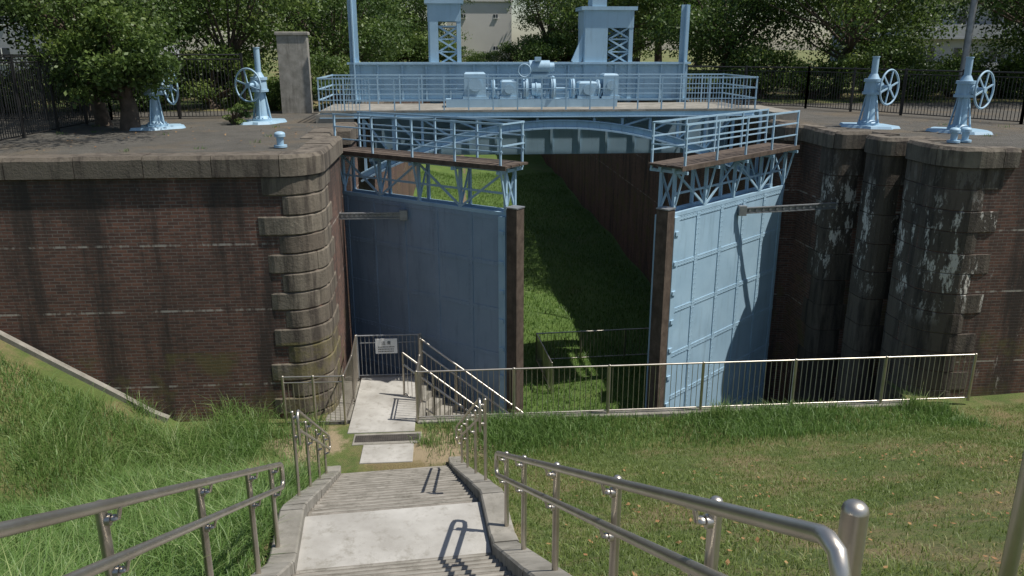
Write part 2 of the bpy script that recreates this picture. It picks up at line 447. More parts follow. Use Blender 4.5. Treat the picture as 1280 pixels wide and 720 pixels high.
mb=MB([M_concL,M_conc,M_dark])
mb.box((-1.66,18.1,-.085),(1.5,3.2,.22),0,0,.01)
mb.box((-1.45,15.5,-.085),(1.1,.8,.22),0,0,.01)
mb.box((-1.5,16.20,-.09),(1.5,.52,.21),1,0,.01)
mb.box((-1.5,16.20,.012),(1.42,.32,.012),2)
for i in range(28): mb.box((-2.18+i*.05,16.20,.022),(.018,.28,.012),2)
mb.obj('concrete_path')
mb=MB([M_conc])
mb.box((-3.1,18.6,-1.75),(1.6,2.6,3.4),0)
mb.box((5.15,17.02,-1.64),(12.0,.3,3.4),0,0,.02)
mb.box((-.78,18.5,-1.75),(.15,2.6,3.44),0)
mb.box((-1.8,19.85,-1.75),(2.1,.2,3.42),0)
mb.obj('retaining_wall')
mb=MB([M_conc])
px=None
for i in range(60):
    x=-26+i*.33
    p=Vector((x,17.2,H(x,17.2)+.04))
    if px is not None and x<-6.0: mb.beam(px,p,.16,.14,0)
    px=p
mb.obj('gutter_kerb')

# ------------------------------------------------------------ chamber floor
def CF(x,y): return ZF+.12*math.sin(x*1.1+y*.3)+.1*math.sin(y*.8)+max(0,(1.5-x))*.10
V=[];Fc=[];D=[]
cx=np.linspace(-2.9,10.4,28); cy=np.concatenate([np.linspace(17,40,40),np.linspace(41,96,45)])
for y in cy:
    for x in cx:
        V.append((x,y,CF(x,y)))
        d=1-abs(x-(.2+ (y-20)*.02))/.35; D.append(max(0,min(.9,d))*(1 if y>24 else 0))
for j in range(len(cy)-1):
    for i in range(27): Fc.append((j*28+i,j*28+i+1,(j+1)*28+i+1,(j+1)*28+i))
me=bpy.data.meshes.new('chamber_floor'); me.from_pydata(V,[],Fc); me.materials.append(M_chamber)
me.attributes.new('dirt','FLOAT','POINT').data.foreach_set('value',D)
me.polygons.foreach_set('use_smooth',[True]*len(Fc))
scene.collection.objects.link(bpy.data.objects.new('chamber_floor',me))

# ------------------------------------------------------------ grass blades
def blades(name,P,hgt,wid,mt,lean=.45,shade=None,hs=None):
    n=len(P); P=np.array(P); ang=np.random.rand(n)*2*np.pi
    h=hgt*(.5+np.random.rand(n)); w=wid*(.6+.8*np.random.rand(n))
    if hs is not None: h=h*np.array(hs)
    dx=np.cos(ang);dy=np.sin(ang); la=np.random.rand(n)*2*np.pi; l=lean*h*np.random.rand(n)*1.6
    lx=np.cos(la)*l; ly=np.sin(la)*l
    v=np.zeros((n,5,3))
    v[:,0]=P-np.stack([dx*w,dy*w,h*.05],1)/1; v[:,1]=P+np.stack([dx*w,dy*w,-h*.05],1)
    mid=P+np.stack([lx*.35,ly*.35,h*.6],1)
    v[:,2]=mid+np.stack([dx*w*.8,dy*w*.8,h*0],1); v[:,3]=mid-np.stack([dx*w*.8,dy*w*.8,h*0],1)
    v[:,4]=P+np.stack([lx,ly,h*(1-.45*np.random.rand(n))],1)
    base=np.arange(n)*5
    loops=np.stack([base,base+1,base+2,base+3,base+3,base+2,base+4],1).ravel()
    me=bpy.data.meshes.new(name); me.vertices.add(n*5); me.vertices.foreach_set('co',v.ravel())
    me.loops.add(n*7); me.loops.foreach_set('vertex_index',loops)
    me.polygons.add(n*2)
    st=np.stack([np.arange(n)*7,np.arange(n)*7+4],1).ravel(); me.polygons.foreach_set('loop_start',st)
    me.update(calc_edges=True); me.validate()
    sh=np.random.rand(n)*.6 if shade is None else shade
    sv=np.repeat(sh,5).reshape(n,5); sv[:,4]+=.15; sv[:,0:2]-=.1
    me.attributes.new('shade','FLOAT','POINT').data.foreach_set('value',np.clip(sv,0,1).ravel())
    me.materials.append(mt); o=bpy.data.objects.new(name,me); scene.collection.objects.link(o); return o
def clumpn(x,y): return .5+.25*math.sin(x*2.1+math.sin(y*1.7)*2)+.25*math.sin(y*2.9+math.cos(x*1.3)*2)
P=[];S=[];HS=[];P2=[];S2=[]
rnd=random.Random(11)
def on_path(x,y): return -2.6<x<-.85 and y>14.9
while len(P)<135000:
    y=1.5+15.7*rnd.random()**.85; lat=-1.46-rnd.random()**1.15*13
    p=SM@Vector((lat,y,0))
    if p.y>17.1 or on_path(p.x,p.y) or (p.y>14.6 and p.x>-4.2 and rnd.random()<.75): continue
    c=clumpn(p.x,p.y); c2=clumpn(p.x*.45+3,p.y*.5+1)
    if c2<.3 and rnd.random()<.35: continue
    edge=min(1,(-lat-1.4)/.5+.3)
    P.append((p.x,p.y,H(p.x,p.y)-.01)); S.append(min(1,.05+.25*c+.25*c2+.5*rnd.random()**2.2)); HS.append((.55+.9*c*c2+.55*c2)*edge*(.5 if p.x<-8 and p.y>13 else 1))
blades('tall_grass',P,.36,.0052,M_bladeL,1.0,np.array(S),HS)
while len(P2)<165000:
    y=2+14.9*rnd.random()**.9; lat=1.43+rnd.random()**1.1*17
    p=SM@Vector((lat,y,0))
    if p.y>16.8: continue
    c=clumpn(p.x*.6+5,p.y*.6)
    d=.5+.5*math.sin(p.x*.55+2*math.sin(p.y*.35))*math.sin(p.y*.5+p.x*.2)
    dry=min(1,max(0,(14-p.y)/7))*min(1,max(0,(p.x-1.5)/3))
    if d>.55 and rnd.random()<.3+.35*dry: continue
    P2.append((p.x,p.y,H(p.x,p.y)-.008)); S2.append(min(1,.10+.28*c+.15*d+.34*dry*rnd.random()+.35*rnd.random()**2.3))
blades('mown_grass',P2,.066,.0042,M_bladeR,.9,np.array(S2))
P3=[];S3=[];H3=[]
while len(P3)<26000:
    x=-.7+12.5*rnd.random(); y=16.85-abs(rnd.gauss(0,.9))
    k=.3+.7*(math.sin(x*1.1)*.5+.5)
    if rnd.random()>k or (x<.6 and rnd.random()<.6): continue
    P3.append((x,y,H(x,y)-.01)); S3.append(.15+.55*rnd.random()); H3.append(.5+.8*rnd.random()*k)
for cx_,cy_,nn,hh_ in((-5.2,17.15,160,2.6),(-4.6,17.2,60,1.8),(-7.0,17.1,120,1.5),(-3.9,16.5,100,1.0),(-.6,15.9,150,.9),(6.2,16.6,250,1.7),(11.0,16.7,250,1.6)):
    for _ in range(nn):
        x=cx_+rnd.gauss(0,.18);y=min(17.3,cy_+rnd.gauss(0,.1)); P3.append((x,y,H(x,y))); S3.append(.3+.6*rnd.random()); H3.append(hh_)
blades('fringe_grass',P3,.26,.006,M_bladeL,.6,np.array(S3),H3)
P4=[]
while len(P4)<60000:
    y=22+55*rnd.random()**1.3; x=-2.6+12.7*rnd.random()
    if abs(x-(.2+(y-20)*.02))<.3: continue
    P4.append((x,y,CF(x,y)-.02))
blades('chamber_grass',P4,.2,.012,M_bladeC,.7)
P5=[]
for _ in range(22):
    if rnd.random()<.5: x=-11+7.5*rnd.random(); y=18.0+rnd.random()*8
    else: x=12.6+8*rnd.random(); y=18.3+rnd.random()*5
    for _ in range(18): P5.append((x+rnd.gauss(0,.07),y+rnd.gauss(0,.07),ZT))
blades('weeds',P5,.08,.005,M_bladeL,.9)
mb=MB([M_dryleaf])
for _ in range(420):
    if _<260: lat=1.5+rnd.random()*9; y=2.5+rnd.random()*10; p=SM@Vector((lat,y,0)); z=H(p.x,p.y)+.04
    else: p=Vector((-10.5+7*rnd.random() if rnd.random()<.6 else 12.7+7*rnd.random(),18.2+6*rnd.random(),0)); z=ZT+.05
    a=rnd.random()*6.3; s_=.02+.02*rnd.random()
    u=Vector((math.cos(a),math.sin(a),rnd.uniform(-.4,.4)))*s_; v_=Vector((-math.sin(a),math.cos(a),rnd.uniform(-.4,.4)))*s_*.6; c=Vector((p.x,p.y,z))
    mb.add([c-u,c+v_,c+u,c-v_],[(0,1,2,3)])
mb.obj('fallen_leaves')

# ------------------------------------------------------------ handrails on the stairs
def stair_rail(name,side,s0,s1,z0,z1,posts,nearEnd,r=.021,pr=.024,gap=.29,inset=.09):
    mb=MB([M_steel]); mb.M=SM
    lp=side*1.32; lr=side*(1.32-inset)
    f=lambda s:z0+(z1-z0)*(s-s0)/(s1-s0)
    sl=(z1-z0)/(s1-s0)
    top=[(lr,s0,f(s0)),(lr,s1-.05,f(s1-.05))]
    far=[(lr,s1,f(s1)-.01),(lr,s1+.04,f(s1)-.05),(lr,s1+.055,f(s1)-.11),(lr,s1+.055,f(s1)-gap+.07),(lr,s1+.03,f(s1)-gap+.02),(lr,s1-.05,f(s1-.05)-gap)]
    if nearEnd:
        near=[(lr,s0-.10,f(s0)-gap-.16),(lr,s0-.125,f(s0)-.24),(lr,s0-.13,f(s0)-.14),(lr,s0-.115,f(s0)-.06),(lr,s0-.08,f(s0)-.0),(lr,s0-.03,f(s0)+.008)]
        pts=near+top+far+[(lr,s0-.1,f(s0-.1)-gap)]
    else: pts=top+far+[(lr,s0,f(s0)-gap)]
    mb.tube(pts,r,14)
    for s in posts:
        zb=Nz(s)+.05; zt=f(s)-.005
        mb.cyl((lp,s,zb),(lp,s,zt),pr,seg=14); mb.dome((lp,s,zt),pr*1.0,h=pr*.8)
        mb.cyl((lp,s,zb),(lp,s,zb+.03),pr*2.1,seg=14)
        for g in(0,gap):
            zz=f(s)-g
            mb.tube([(lp,s,zz-.085),(lp-side*.04,s,zz-.095),(lp-side*.075,s,zz-.085),(lp-side*inset,s,zz-.02)],.011,8)
            mb.cyl((lp-side*.015,s,zz-.09),(lp-side*.04,s,zz-.09),.03,seg=12)
            mb.dome((lp-side*.055,s,zz-.085),.024,0,10,.02)
            mb.beam((lr,s-.045,zz-.022-sl*.045),(lr,s+.045,zz-.022+sl*.045),.035,.012)
    return mb.obj(name)
zr=lambda s:7.97-.508*s; zl=lambda s:8.055-.508*s
stair_rail('stair_handrail',1,1.74,8.35,zr(1.78)-.04,zr(8.35)+.02,[2.6,3.9,5.5,7.0,8.2],True,r=.027,pr=.028)
stair_rail('stair_handrail',-1,.9,8.35,zl(.9),zl(8.35),[1.9,3.6,5.3,7.0,8.2],False,r=.027,pr=.028)
stair_rail('stair_handrail',1,10.2,14.3,3.60,1.15,[10.25,11.6,13.0,14.2],True)
stair_rail('stair_handrail',-1,10.2,14.3,3.60,1.15,[10.25,11.6,13.0,14.2],True)
mb=MB([M_steel]); mb.M=SM
mb.cyl((1.385,1.83,5.8),(1.385,1.83,7.03),.038,seg=20); mb.dome((1.385,1.83,7.03),.038,h=.03,seg=20); mb.obj('steel_post')
mb=MB([M_steel])
mb.cyl((2.43,2.85,5.2),(2.43,2.85,6.85),.034,seg=18); mb.dome((2.43,2.85,6.85),.034,h=.03,seg=18); mb.obj('steel_post')

# ------------------------------------------------------------ fences
def fence(mb,pts,h,post=2.0,bar=.12,rp=.03,rb=.009,rr=.018,mi=0,base=.08,rails2=True,box=False):
    for k in range(len(pts)-1):
        a=Vector(pts[k]);b=Vector(pts[k+1]); L=(b-a).length; n=max(1,round(L/post))
        for i in range(n+1):
            p=a.lerp(b,i/n)
            if box: mb.box((p.x,p.y,p.z+h/2+.03),(rp*2,rp*2,h+.06),mi)
            else:
                mb.cyl(p,p+Vector((0,0,h+.02)),rp,seg=8,mi=mi); mb.dome(p+Vector((0,0,h+.02)),rp,mi,8,rp*.5)
        up=lambda t:Vector((0,0,t))
        mb.cyl(a+up(h),b+up(h),rr,seg=8,mi=mi)
        mb.cyl(a+up(base),b+up(base),rr*.8,seg=6,mi=mi)
        if rails2: mb.cyl(a+up(h-.14),b+up(h-.14),rr*.8,seg=6,mi=mi)
        m=max(1,int(L/bar)); tp=h-.14 if rails2 else h
        for i in range(1,m):
            p=a.lerp(b,i/m); mb.cyl(p+up(base),p+up(tp),rb,seg=5,mi=mi,caps=False)
mb=MB([M_steel]); fence(mb,[(-.85,16.95,.06),(12.5,16.98,.06)],1.2,2.25,.125,.036,.008,.022,rails2=False); mb.obj('lockside_fence')
mb=MB([M_steel]); fence(mb,[(-3.85,17.02,0),(-2.5,16.98,0)],1.2,.65,.11,.034,.009,.022); 
fence(mb,[(-2.5,16.98,0),(-2.45,18.2,0),(-2.5,19.6,0)],1.2,1.3,.13,.032,.008,.02,rails2=False); mb.obj('path_fence')
mb=MB([M_steel]); fence(mb,[(-.85,16.95,0),(-.82,18.1,0)],1.2,1.15,.12,.034,.009,.022); fence(mb,[(-.84,19.25,0),(-.84,19.62,0)],1.2,.5,.12,.034,.009,.022); mb.obj('path_fence')
mb=MB([M_grey,M_white,M_ink])
fence(mb,[(-2.48,19.62,.02),(-.88,19.62,.02)],1.18,.8*2,.105,.032,.010,.02,rails2=False)
mb.cyl((-2.4,19.62,1.0),(-.95,19.62,1.0),.012,seg=6)
mb.box((-1.72,19.57,.92),(.56,.02,.40),1)
def textobj(parent,txt,loc,size,mt):
    cu=bpy.data.curves.new('lettering','FONT'); cu.body=txt; cu.size=size; cu.align_x='CENTER'; cu.extrude=.001
    cu.materials.append(mt); o=bpy.data.objects.new('lettering',cu); scene.collection.objects.link(o)
    o.location=loc; o.rotation_euler=(R(90),0,0); o.parent=parent
for k in range(3):
    xx=-1.93
    while xx<-1.53:
        w=random.uniform(.02,.035); mb.box((xx+w/2,19.556,.90-k*.06),(w,.004,.022),2); xx+=w+.012
g=mb.obj('metal_gate'); textobj(g,'注 意',(-1.72,19.555,.97),.11,M_ink)
mb=MB([M_conc,M_steel])
A=Vector((-.8,19.35,0));d=Vector((3.1,-1.5,0)).normalized(); nrm=Vector((-d.y,d.x,0))*-1
for i in range(14):
    c=A+nrm*(.5)+d*(.15+i*.30)+Vector((0,0,-.17*(i+1)+.0))
    mb.box((c.x,c.y,c.z-.4),(.32,1.0,.8),0,math.atan2(d.y,d.x))
for o in(0.0,1.0):
    a=A+nrm*o; b=a+d*(3.9 if o==0 else 3.3)-Vector((0,0,2.2 if o==0 else 1.86))
    for g_ in(1.15,.85): mb.cyl(a+Vector((0,0,g_)),b+Vector((0,0,g_)),.026,seg=8,mi=1)
    mb.cyl(a+Vector((0,0,.1)),b+Vector((0,0,.1)),.018,seg=6,mi=1)
    for i in range(5):
        p=a.lerp(b,i/4); mb.cyl(p-Vector((0,0,.1)),p+Vector((0,0,1.16)),.028,seg=8,mi=1)
    for i in range(30):
        p=a.lerp(b,i/30); mb.cyl(p+Vector((0,0,.1)),p+Vector((0,0,.85)),.008,seg=5,mi=1,caps=False)
mb.obj('chamber_steps')
mb=MB([M_steel]); fence(mb,[(3.4,25.6,ZF),(3.2,28.6,ZF),(8.4,28.9,ZF)],1.15,1.8,.14,.035,.010,.026,rails2=False); mb.obj('chamber_fence')
mb=MB([M_black])
fence(mb,[(-10.8,17.9,ZT),(-10.7,26.9,ZT),(-6.6,27.4,ZT)],2.0,2.0,.11,.035,.012,.022,box=True); mb.obj('black_railing_fence')
mb=MB([M_black]); fence(mb,[(-60,26.5,ZT),(-10.7,26.9,ZT)],2.0,2.0,.13,.035,.012,.022,box=True); mb.obj('black_railing_fence')
mb=MB([M_black])
fence(mb,[(9.6,32.5,ZT),(13.6,30.2,ZT),(17.2,23.2,ZT),(40,22.6,ZT)],1.5,2.0,.11,.035,.011,.022,box=True); mb.obj('black_railing_fence')

# ------------------------------------------------------------ lock gate leaves
def leaf(name,hinge,tip,vis,light):
    mb=MB([M_blue,M_blueshade,M_wood,M_grey])
    h=Vector((*hinge,0));t=Vector((*tip,0)); ex=(t-h).normalized(); L=(t-h).length
    n=Vector((*vis,0)); n=(n-ex*n.dot(ex)).normalized()
    M=Matrix(((ex.x,n.x,0,h.x),(ex.y,n.y,0,h.y),(0,0,1,0),(0,0,0,1))); mb.M=M
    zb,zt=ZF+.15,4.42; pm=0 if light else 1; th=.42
    nxp,nzp=30,44; W=[]
    for j in range(nzp+1):
        for i in range(nxp+1):
            x=L*i/nxp; z=zb+(zt-zb)*j/nzp
            wv=.012*math.sin(math.pi*x/(L*.2))**2*math.sin(math.pi*(z-.8)/1.2)**2*math.sin(x*1.7+z*.9)
            W.append((x,wv,z))
    mb.add(W,[(j*(nxp+1)+i,j*(nxp+1)+i+1,(j+1)*(nxp+1)+i+1,(j+1)*(nxp+1)+i) for j in range(nzp) for i in range(nxp)],pm,True)
    mb.box((L/2,-th/2-.012,(zb+zt)/2),(L,th-.024,zt-zb),pm)
    riv=[]
    for z in(zt-.06,3.2,2.0,.8,-.4,-1.7,-3.0):
        mb.box((L/2,.006,z),(L-.02,.014,.12),pm)
        for i in range(int(L/.13)): riv.append((.08+i*.13,.013,z+.035)); riv.append((.08+i*.13,.013,z-.035))
    for x in(.12,L*.2,L*.4,L*.6,L*.8,L-.12):
        mb.box((x,.010,(zb+zt)/2),(.13,.022,zt-zb-.01),pm)
        for i in range(int((zt-zb)/.13)): riv.append((x+.04,.021,zb+.1+i*.13)); riv.append((x-.04,.021,zb+.1+i*.13))
    for x,y,z in riv:
        r=.017; mb.add([(x-r,y,z-r),(x+r,y,z-r),(x+r,y,z+r),(x-r,y,z+r),(x,y+.014,z)],[(0,1,4),(1,2,4),(2,3,4),(3,0,4)],pm)
    mb.box((L+.02,-th/2,(zb+zt)/2),(.04,th+.10,zt-zb+.02),0)
    mb.box((L-.1,.05,(zb+zt)/2),(.2,.07,zt-zb+.0),0)
    for i in range(9): mb.box((L-.1,.10,zt-.4-i*.75),(.14,.04,.10),0)
    mb.box((L+.20,-.06,(zb+zt)/2+.1),(.30,.32,zt-zb+.25),2,0,.02)
    mb.box((L+.20,-.06,zt+.24),(.33,.35,.03),3)
    zw=5.62
    nb=4
    for y in(-.02,-th+.02):
        mb.box((L/2,y,zt+.05),(L,.08,.09),0)
        mb.box((L/2+.02,y,zw-.08),(L+.05,.08,.11),0)
        for i in range(nb+1):
            x=.05+(L-.1)*i/nb; mb.box((x,y,(zt+zw)/2),(.075,.07,zw-zt-.1),0)
            if i<nb:
                x2=.05+(L-.1)*(i+1)/nb
                if y>-.1: 
                    if i%2: mb.beam((x,y+.01,zt+.1),(x2,y+.01,zw-.12),.04,.05,0)
                    else: mb.beam((x2,y+.01,zt+.1),(x,y+.01,zw-.12),.04,.05,0)
    mb.box((L/2,-.02,(zt+zw)/2-.05),(L,.035,.05),0)
    mb.beam((L-.05,-.02,zt+.1),(L-.05,-th,zw-.1),.04,.05,0); mb.beam((L-.05,-th,zt+.1),(L-.05,-.02,zw-.1),.04,.05,0)
    for i in range(nb+1):
        x=.05+(L-.1)*i/nb; mb.beam((x,-.02,zt+.12),(x,-th+.02,zw-.16),.04,.04,0); mb.box((x,-.2,zw-.12),(.06,1.05,.07),0)
    for i in range(5): mb.box((L/2+.05,-.58+i*.19,zw+.025+random.uniform(-.006,.006)),(L+.25+random.uniform(-.06,.04),.18,.05),2)
    mb.box((L/2+.05,.30,zw+.0),(L+.25,.025,.11),2)
    for y in(.26,-.66):
        npst=4
        for i in range(npst+1):
            x=.1+(L-.1)*i/npst
            mb.box((x,y,zw+.46),(.045,.045,1.1),0)
            if y>0: mb.beam((x,y,zw-.05),(x,y-.2,zt+.3),.04,.04,0)
        for z in(1.0,.68,.36): mb.beam((.05,y,zw+z),(L+.05,y,zw+z),.03,.045 if z==1.0 else .032,0)
    for z in(1.0,.5): mb.beam((L+.05,.26,zw+z),(L+.05,-.66,zw+z),.03,.035,0)
    return mb.obj(name),M,L
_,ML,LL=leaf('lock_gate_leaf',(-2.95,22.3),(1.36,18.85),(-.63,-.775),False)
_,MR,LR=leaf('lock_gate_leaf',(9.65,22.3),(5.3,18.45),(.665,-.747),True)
def strut(mb,p,q):
    mb.beam(p,q,.05,.16); mb.beam(Vector(p)+Vector((0,-.03,.07)),Vector(q)+Vector((0,-.03,.07)),.09,.025); mb.beam(Vector(p)+Vector((0,-.03,-.07)),Vector(q)+Vector((0,-.03,-.07)),.09,.025)
    d=(Vector(q)-Vector(p))
    for i in range(1,14): 
        c=Vector(p)+d*i/14; mb.cyl(c+Vector((0,-.02,0)),c+Vector((0,-.075,0)),.035,seg=8)
    mb.box(q,(.2,.16,.26))
mb=MB([M_grey]); e=ML@Vector((LL*.42,.12,4.12)); strut(mb,(-2.9,20.6,4.15),tuple(e)); mb.obj('gate_strut')
mb=MB([M_grey]); e=MR@Vector((LR*.45,.12,4.15)); strut(mb,(10.6,21.0,4.15),tuple(e)); mb.obj('gate_strut')

# ------------------------------------------------------------ bridge
mb=MB([M_blue,M_blueshade,M_wood,M_conc])
x0,x1=-3.9,9.75; yd0,yd1=25.3,28.6; zd=6.40
mb.box(((x0+x1)/2,(yd0+yd1)/2,zd+.03),(x1-x0,yd1-yd0,.06),3)
xc=3.5; zc=5.90; zs=3.95
def archz(x): 
    t=(x-xc)/6.9; return zc-(zc-zs)*t*t
for y in(yd0+.12,yd1-.1):
    mb.box(((x0+x1)/2,y,zd-.07),(x1-x0,.14,.14),0)
    mb.box(((x0+x1)/2,y-.08,zd-.15),(x1-x0,.22,.03),0)
    n=36; px=[-2.75+12.9*i/n for i in range(n+1)]
    for i in range(n):
        a,b=px[i],px[i+1]
        mb.beam((a,y,archz(a)),(b+.01,y,archz(b)),.36,.05,0)
        mb.beam((a,y,archz(a)+.12),(b+.01,y,archz(b)+.12),.04,.22,0)
        mb.beam((a,y,archz(a)+.24),(b+.01,y,archz(b)+.24),.28,.035,0)
    for i in range(0,15):
        x=-2.6+i*12.6/14; zz=archz(x)+.2
        if zd-.2-zz>.12:
            mb.box((x,y,(zz+zd-.2)/2),(.08,.1,zd-.2-zz),0)
            if i<14 and y<26:
                x2=-2.6+(i+1 if x<xc else i-1)*12.6/14
                if zd-.2-zz>.3: mb.beam((x,y,zd-.2),(x2,y,archz(x2)+.2),.05,.06,0)
for i in range(8):
    x=-2.6+i*12.6/7; mb.box((x,(yd0+yd1)/2,zd-.12),(.1,yd1-yd0-.3,.16),0)
mb.box((-3.45,26.9,5.9),(1.15,3.3,.9),3); mb.box((10.75,26.9,5.9),(.8,3.3,.9),3)
for y in(yd0+.04,yd1-.04):
    n=18
    for i in range(n+1):
        x=x0+(x1-x0)*i/n; mb.box((x,y,zd+.55),(.04,.04,1.0),0)
    for z in(1.02,.7,.38): mb.beam((x0,y,zd+z),(x1,y,zd+z),.035,.045 if z>1 else .026,0)
    for xa,xb in((x0,x0+1.4),(x1-1.2,x1)):
        k=int((xb-xa)/.11)
        for i in range(k): mb.box((xa+i*.11,y,zd+.55),(.018,.018,.95),0)
for x in(x0,x1):
    for z in(1.02,.7,.38): mb.beam((x,yd0,zd+z),(x,yd1,zd+z),.04,.04,0)
mb.obj('arched_footbridge')

mb=MB([M_blue,M_blueshade,M_dark])
yp=29.0
mb.box((3.75,yp+.2,5.5),(12.9,.5,1.75),0)
for i in range(13): mb.box((-2.3+i*1.0,yp-.07,5.5),(.09,.06,1.7),0)
mb.box((2.6,yp,7.15),(11.9,.12,1.25),0)
mb.box((2.6,yp-.1,7.8),(12.0,.34,.07),0); mb.box((2.6,yp-.08,6.55),(12.0,.3,.06),0)
for i in range(15): mb.box((-3.2+i*.83,yp-.1,7.15),(.06,.1,1.2),0)
for i in range(70): mb.box((-3.25+i*.17,yp-.075,7.68),(.035,.03,.035),0)
def tower(cx,w,dp,top,latt):
    y0=yp+.5
    for a in(-1,1):
        for b in(-1,1):
            mb.box((cx+a*w/2,y0+b*dp/2,(6.4+top)/2),(.14,.14,top-6.4),0)
    mb.box((cx,y0,top+.02),(w+.35,dp+.35,.12),0); mb.box((cx,y0,top-.32),(w+.16,dp+.16,.6),0)
    for a in(-1,1): mb.box((cx+a*(w/2+.06),y0,(6.4+top)/2),(.03,dp,top-6.4),0)
    if latt=='half':
        mb.box((cx-w*.27,y0-dp/2-.08,(6.4+top)/2),(w*.5,.03,top-6.4),0)
        xa,xb=cx+.02,cx+w/2
    else:
        xa,xb=cx-w*.22,cx+w/2
        mb.box((cx-w*.37,y0-dp/2-.08,(6.4+top)/2),(w*.3,.03,top-6.4),0)
    for yy in(y0-dp/2,y0+dp/2):
        z=6.5;st=.42
        while z+st<top-.5:
            mb.beam((xa,yy,z),(xb,yy,z+st),.03,.06,0); mb.beam((xb,yy-.02,z),(xa,yy-.02,z+st),.03,.06,0); z+=st
            mb.beam((xa,yy,z),(xb,yy,z),.03,.05,0)
tower(-.05,.98,.9,9.80,'full'); tower(5.65,1.6,1.1,9.6,'half')
mb.box((5.3,yp+.3,9.82),(.5,.9,.3),0)
for x,t in((-3.15,11.0),(8.35,9.75)):
    mb.box((x,yp-.1,(6.4+t)/2),(.30,.05,t-6.4),0); mb.box((x,yp-.2,(6.4+t)/2),(.04,.22,t-6.4),0)
mb.beam((4.5,yp-.1,7.8),(4.95,yp,8.8),.05,.34,0)
mb.obj('lift_gate_frame')

mb=MB([M_blue,M_blueshade,M_dark])
z=zd+.06; y=27.0
mb.box((2.75,y,z+.12),(5.6,.9,.24),0)
mb.cyl((.3,y,z+.55),(5.6,y,z+.55),.05,mi=0)
for cx,w,h in((.9,.7,.85),(2.0,.5,.6),(4.6,.6,.55),(5.35,.5,.8)):
    mb.box((cx,y,z+.24+h/2),(w,.7,h),0,0,.05); mb.box((cx,y,z+.30),(w+.1,.8,.08),0)
    mb.cyl((cx,y-.36,z+.24+h*.55),(cx,y-.42,z+.24+h*.55),min(w,h)*.3,seg=16)
for cx,r,w in((2.55,.36,.16),(2.9,.22,.3),(3.45,.40,.14),(1.5,.30,.10),(4.1,.34,.12),(4.95,.28,.1)):
    mb.cyl((cx-w/2,y-.1,z+.55),(cx+w/2,y-.1,z+.55),r,seg=20,mi=0)
    mb.ring((cx,y-.1,z+.55),(1,0,0),r,.03)
mb.cyl((3.0,y,z+.2),(3.0,y,z+1.05),.14,seg=14); mb.cyl((2.68,y-.05,z+1.25),(3.35,y-.05,z+1.25),.21,seg=16)
mb.cyl((3.35,y-.05,z+1.25),(3.5,y-.05,z+1.25),.14,seg=16); mb.box((3.0,y,z+1.0),(.55,.45,.1)); mb.box((2.95,y-.2,z+1.5),(.2,.2,.14))
mb.ring((2.5,y-.35,z+1.15),(0,1,0),.2,.022)
for i in range(6):
    cx=.6+i*.9; mb.beam((cx-.15,y-.25,z+.2),(cx,y-.25,z+.55),.05,.05); mb.beam((cx+.15,y-.25,z+.2),(cx,y-.25,z+.55),.05,.05)
mb.obj('gate_hoist_machinery')

# ------------------------------------------------------------ valve stands
def stand(x,y,ang,hgt=1.95,flip=1):
    mb=MB([M_blue,M_grey]); mb.M=Matrix.Translation((x,y,ZT))@Matrix.Rotation(ang,4,'Z')
    pts=[( .78*(1+.12*math.sin(k*2.3+x))*math.cos(k*math.pi/9),.6*(1+.12*math.sin(k*1.7))*math.sin(k*math.pi/9)) for k in range(18)]
    mb.add([(a,b,.07) for a,b in pts]+[(a*1.06,b*1.06,0) for a,b in pts],[tuple(range(18))]+[(i,18+i,18+(i+1)%18,(i+1)%18) for i in range(18)],0)
    mb.cyl((0,0,.05),(0,0,.13),.30,seg=20); mb.cyl((0,0,.13),(0,0,.22),.26,.17,seg=20)
    mb.cyl((0,0,.2),(0,0,.95),.18,.125,seg=20)
    for k in range(4):
        a=k*math.pi/2+.4; mb.beam((.13*math.cos(a),.13*math.sin(a),.9),(.26*math.cos(a),.26*math.sin(a),.12),.03,.06)
    for k in range(8):
        a=k*math.pi/4; mb.cyl((.25*math.cos(a),.25*math.sin(a),.13),(.25*math.cos(a),.25*math.sin(a),.17),.02,seg=6)
    mb.cyl((0,0,.93),(0,0,1.0),.26,seg=20); mb.cyl((0,0,1.0),(0,0,1.28),.23,.21,seg=20); mb.cyl((0,0,1.28),(0,0,1.36),.25,seg=20)
    mb.cyl((0,0,1.36),(0,0,1.5),.17,.10,seg=16); mb.cyl((0,0,1.5),(0,0,hgt),.09,seg=14); mb.cyl((0,0,hgt),(0,0,hgt+.03),.105,seg=14)
    f=flip
    mb.cyl((0,0,1.14),(f*.50,0,1.14),.06,seg=12); mb.cyl((f*.15,0,1.14),(f*.28,0,1.14),.13,seg=14)
    mb.ring((f*.50,0,1.14),(1,0,0),.48,.028,28); mb.cyl((f*.46,0,1.14),(f*.54,0,1.14),.08,seg=12)
    for k in range(6):
        a=k*math.pi/3+.3; mb.beam((f*.50,0,1.14),(f*.50,.48*math.cos(a),1.14+.48*math.sin(a)),.03,.04)
    return mb.obj('valve_stand')
stand(12.2,22.8,R(-58)); stand(13.95,21.2,R(-60)); stand(-5.7,25.6,R(62),2.2,-1); stand(-8.3,24.0,R(40),1.9,1)
def bollard(x,y):
    mb=MB([M_blue]); mb.M=Matrix.Translation((x,y,ZT+.02))
    mb.cyl((0,0,0),(0,0,.05),.15,seg=16); mb.cyl((0,0,.05),(0,0,.24),.075,.085,seg=16); mb.cyl((0,0,.24),(0,0,.30),.125,seg=16); mb.dome((0,0,.30),.125,0,16,.06)
    mb.obj('mooring_bollard')
bollard(-3.85,18.9); bollard(12.15,18.6); bollard(12.5,18.7)
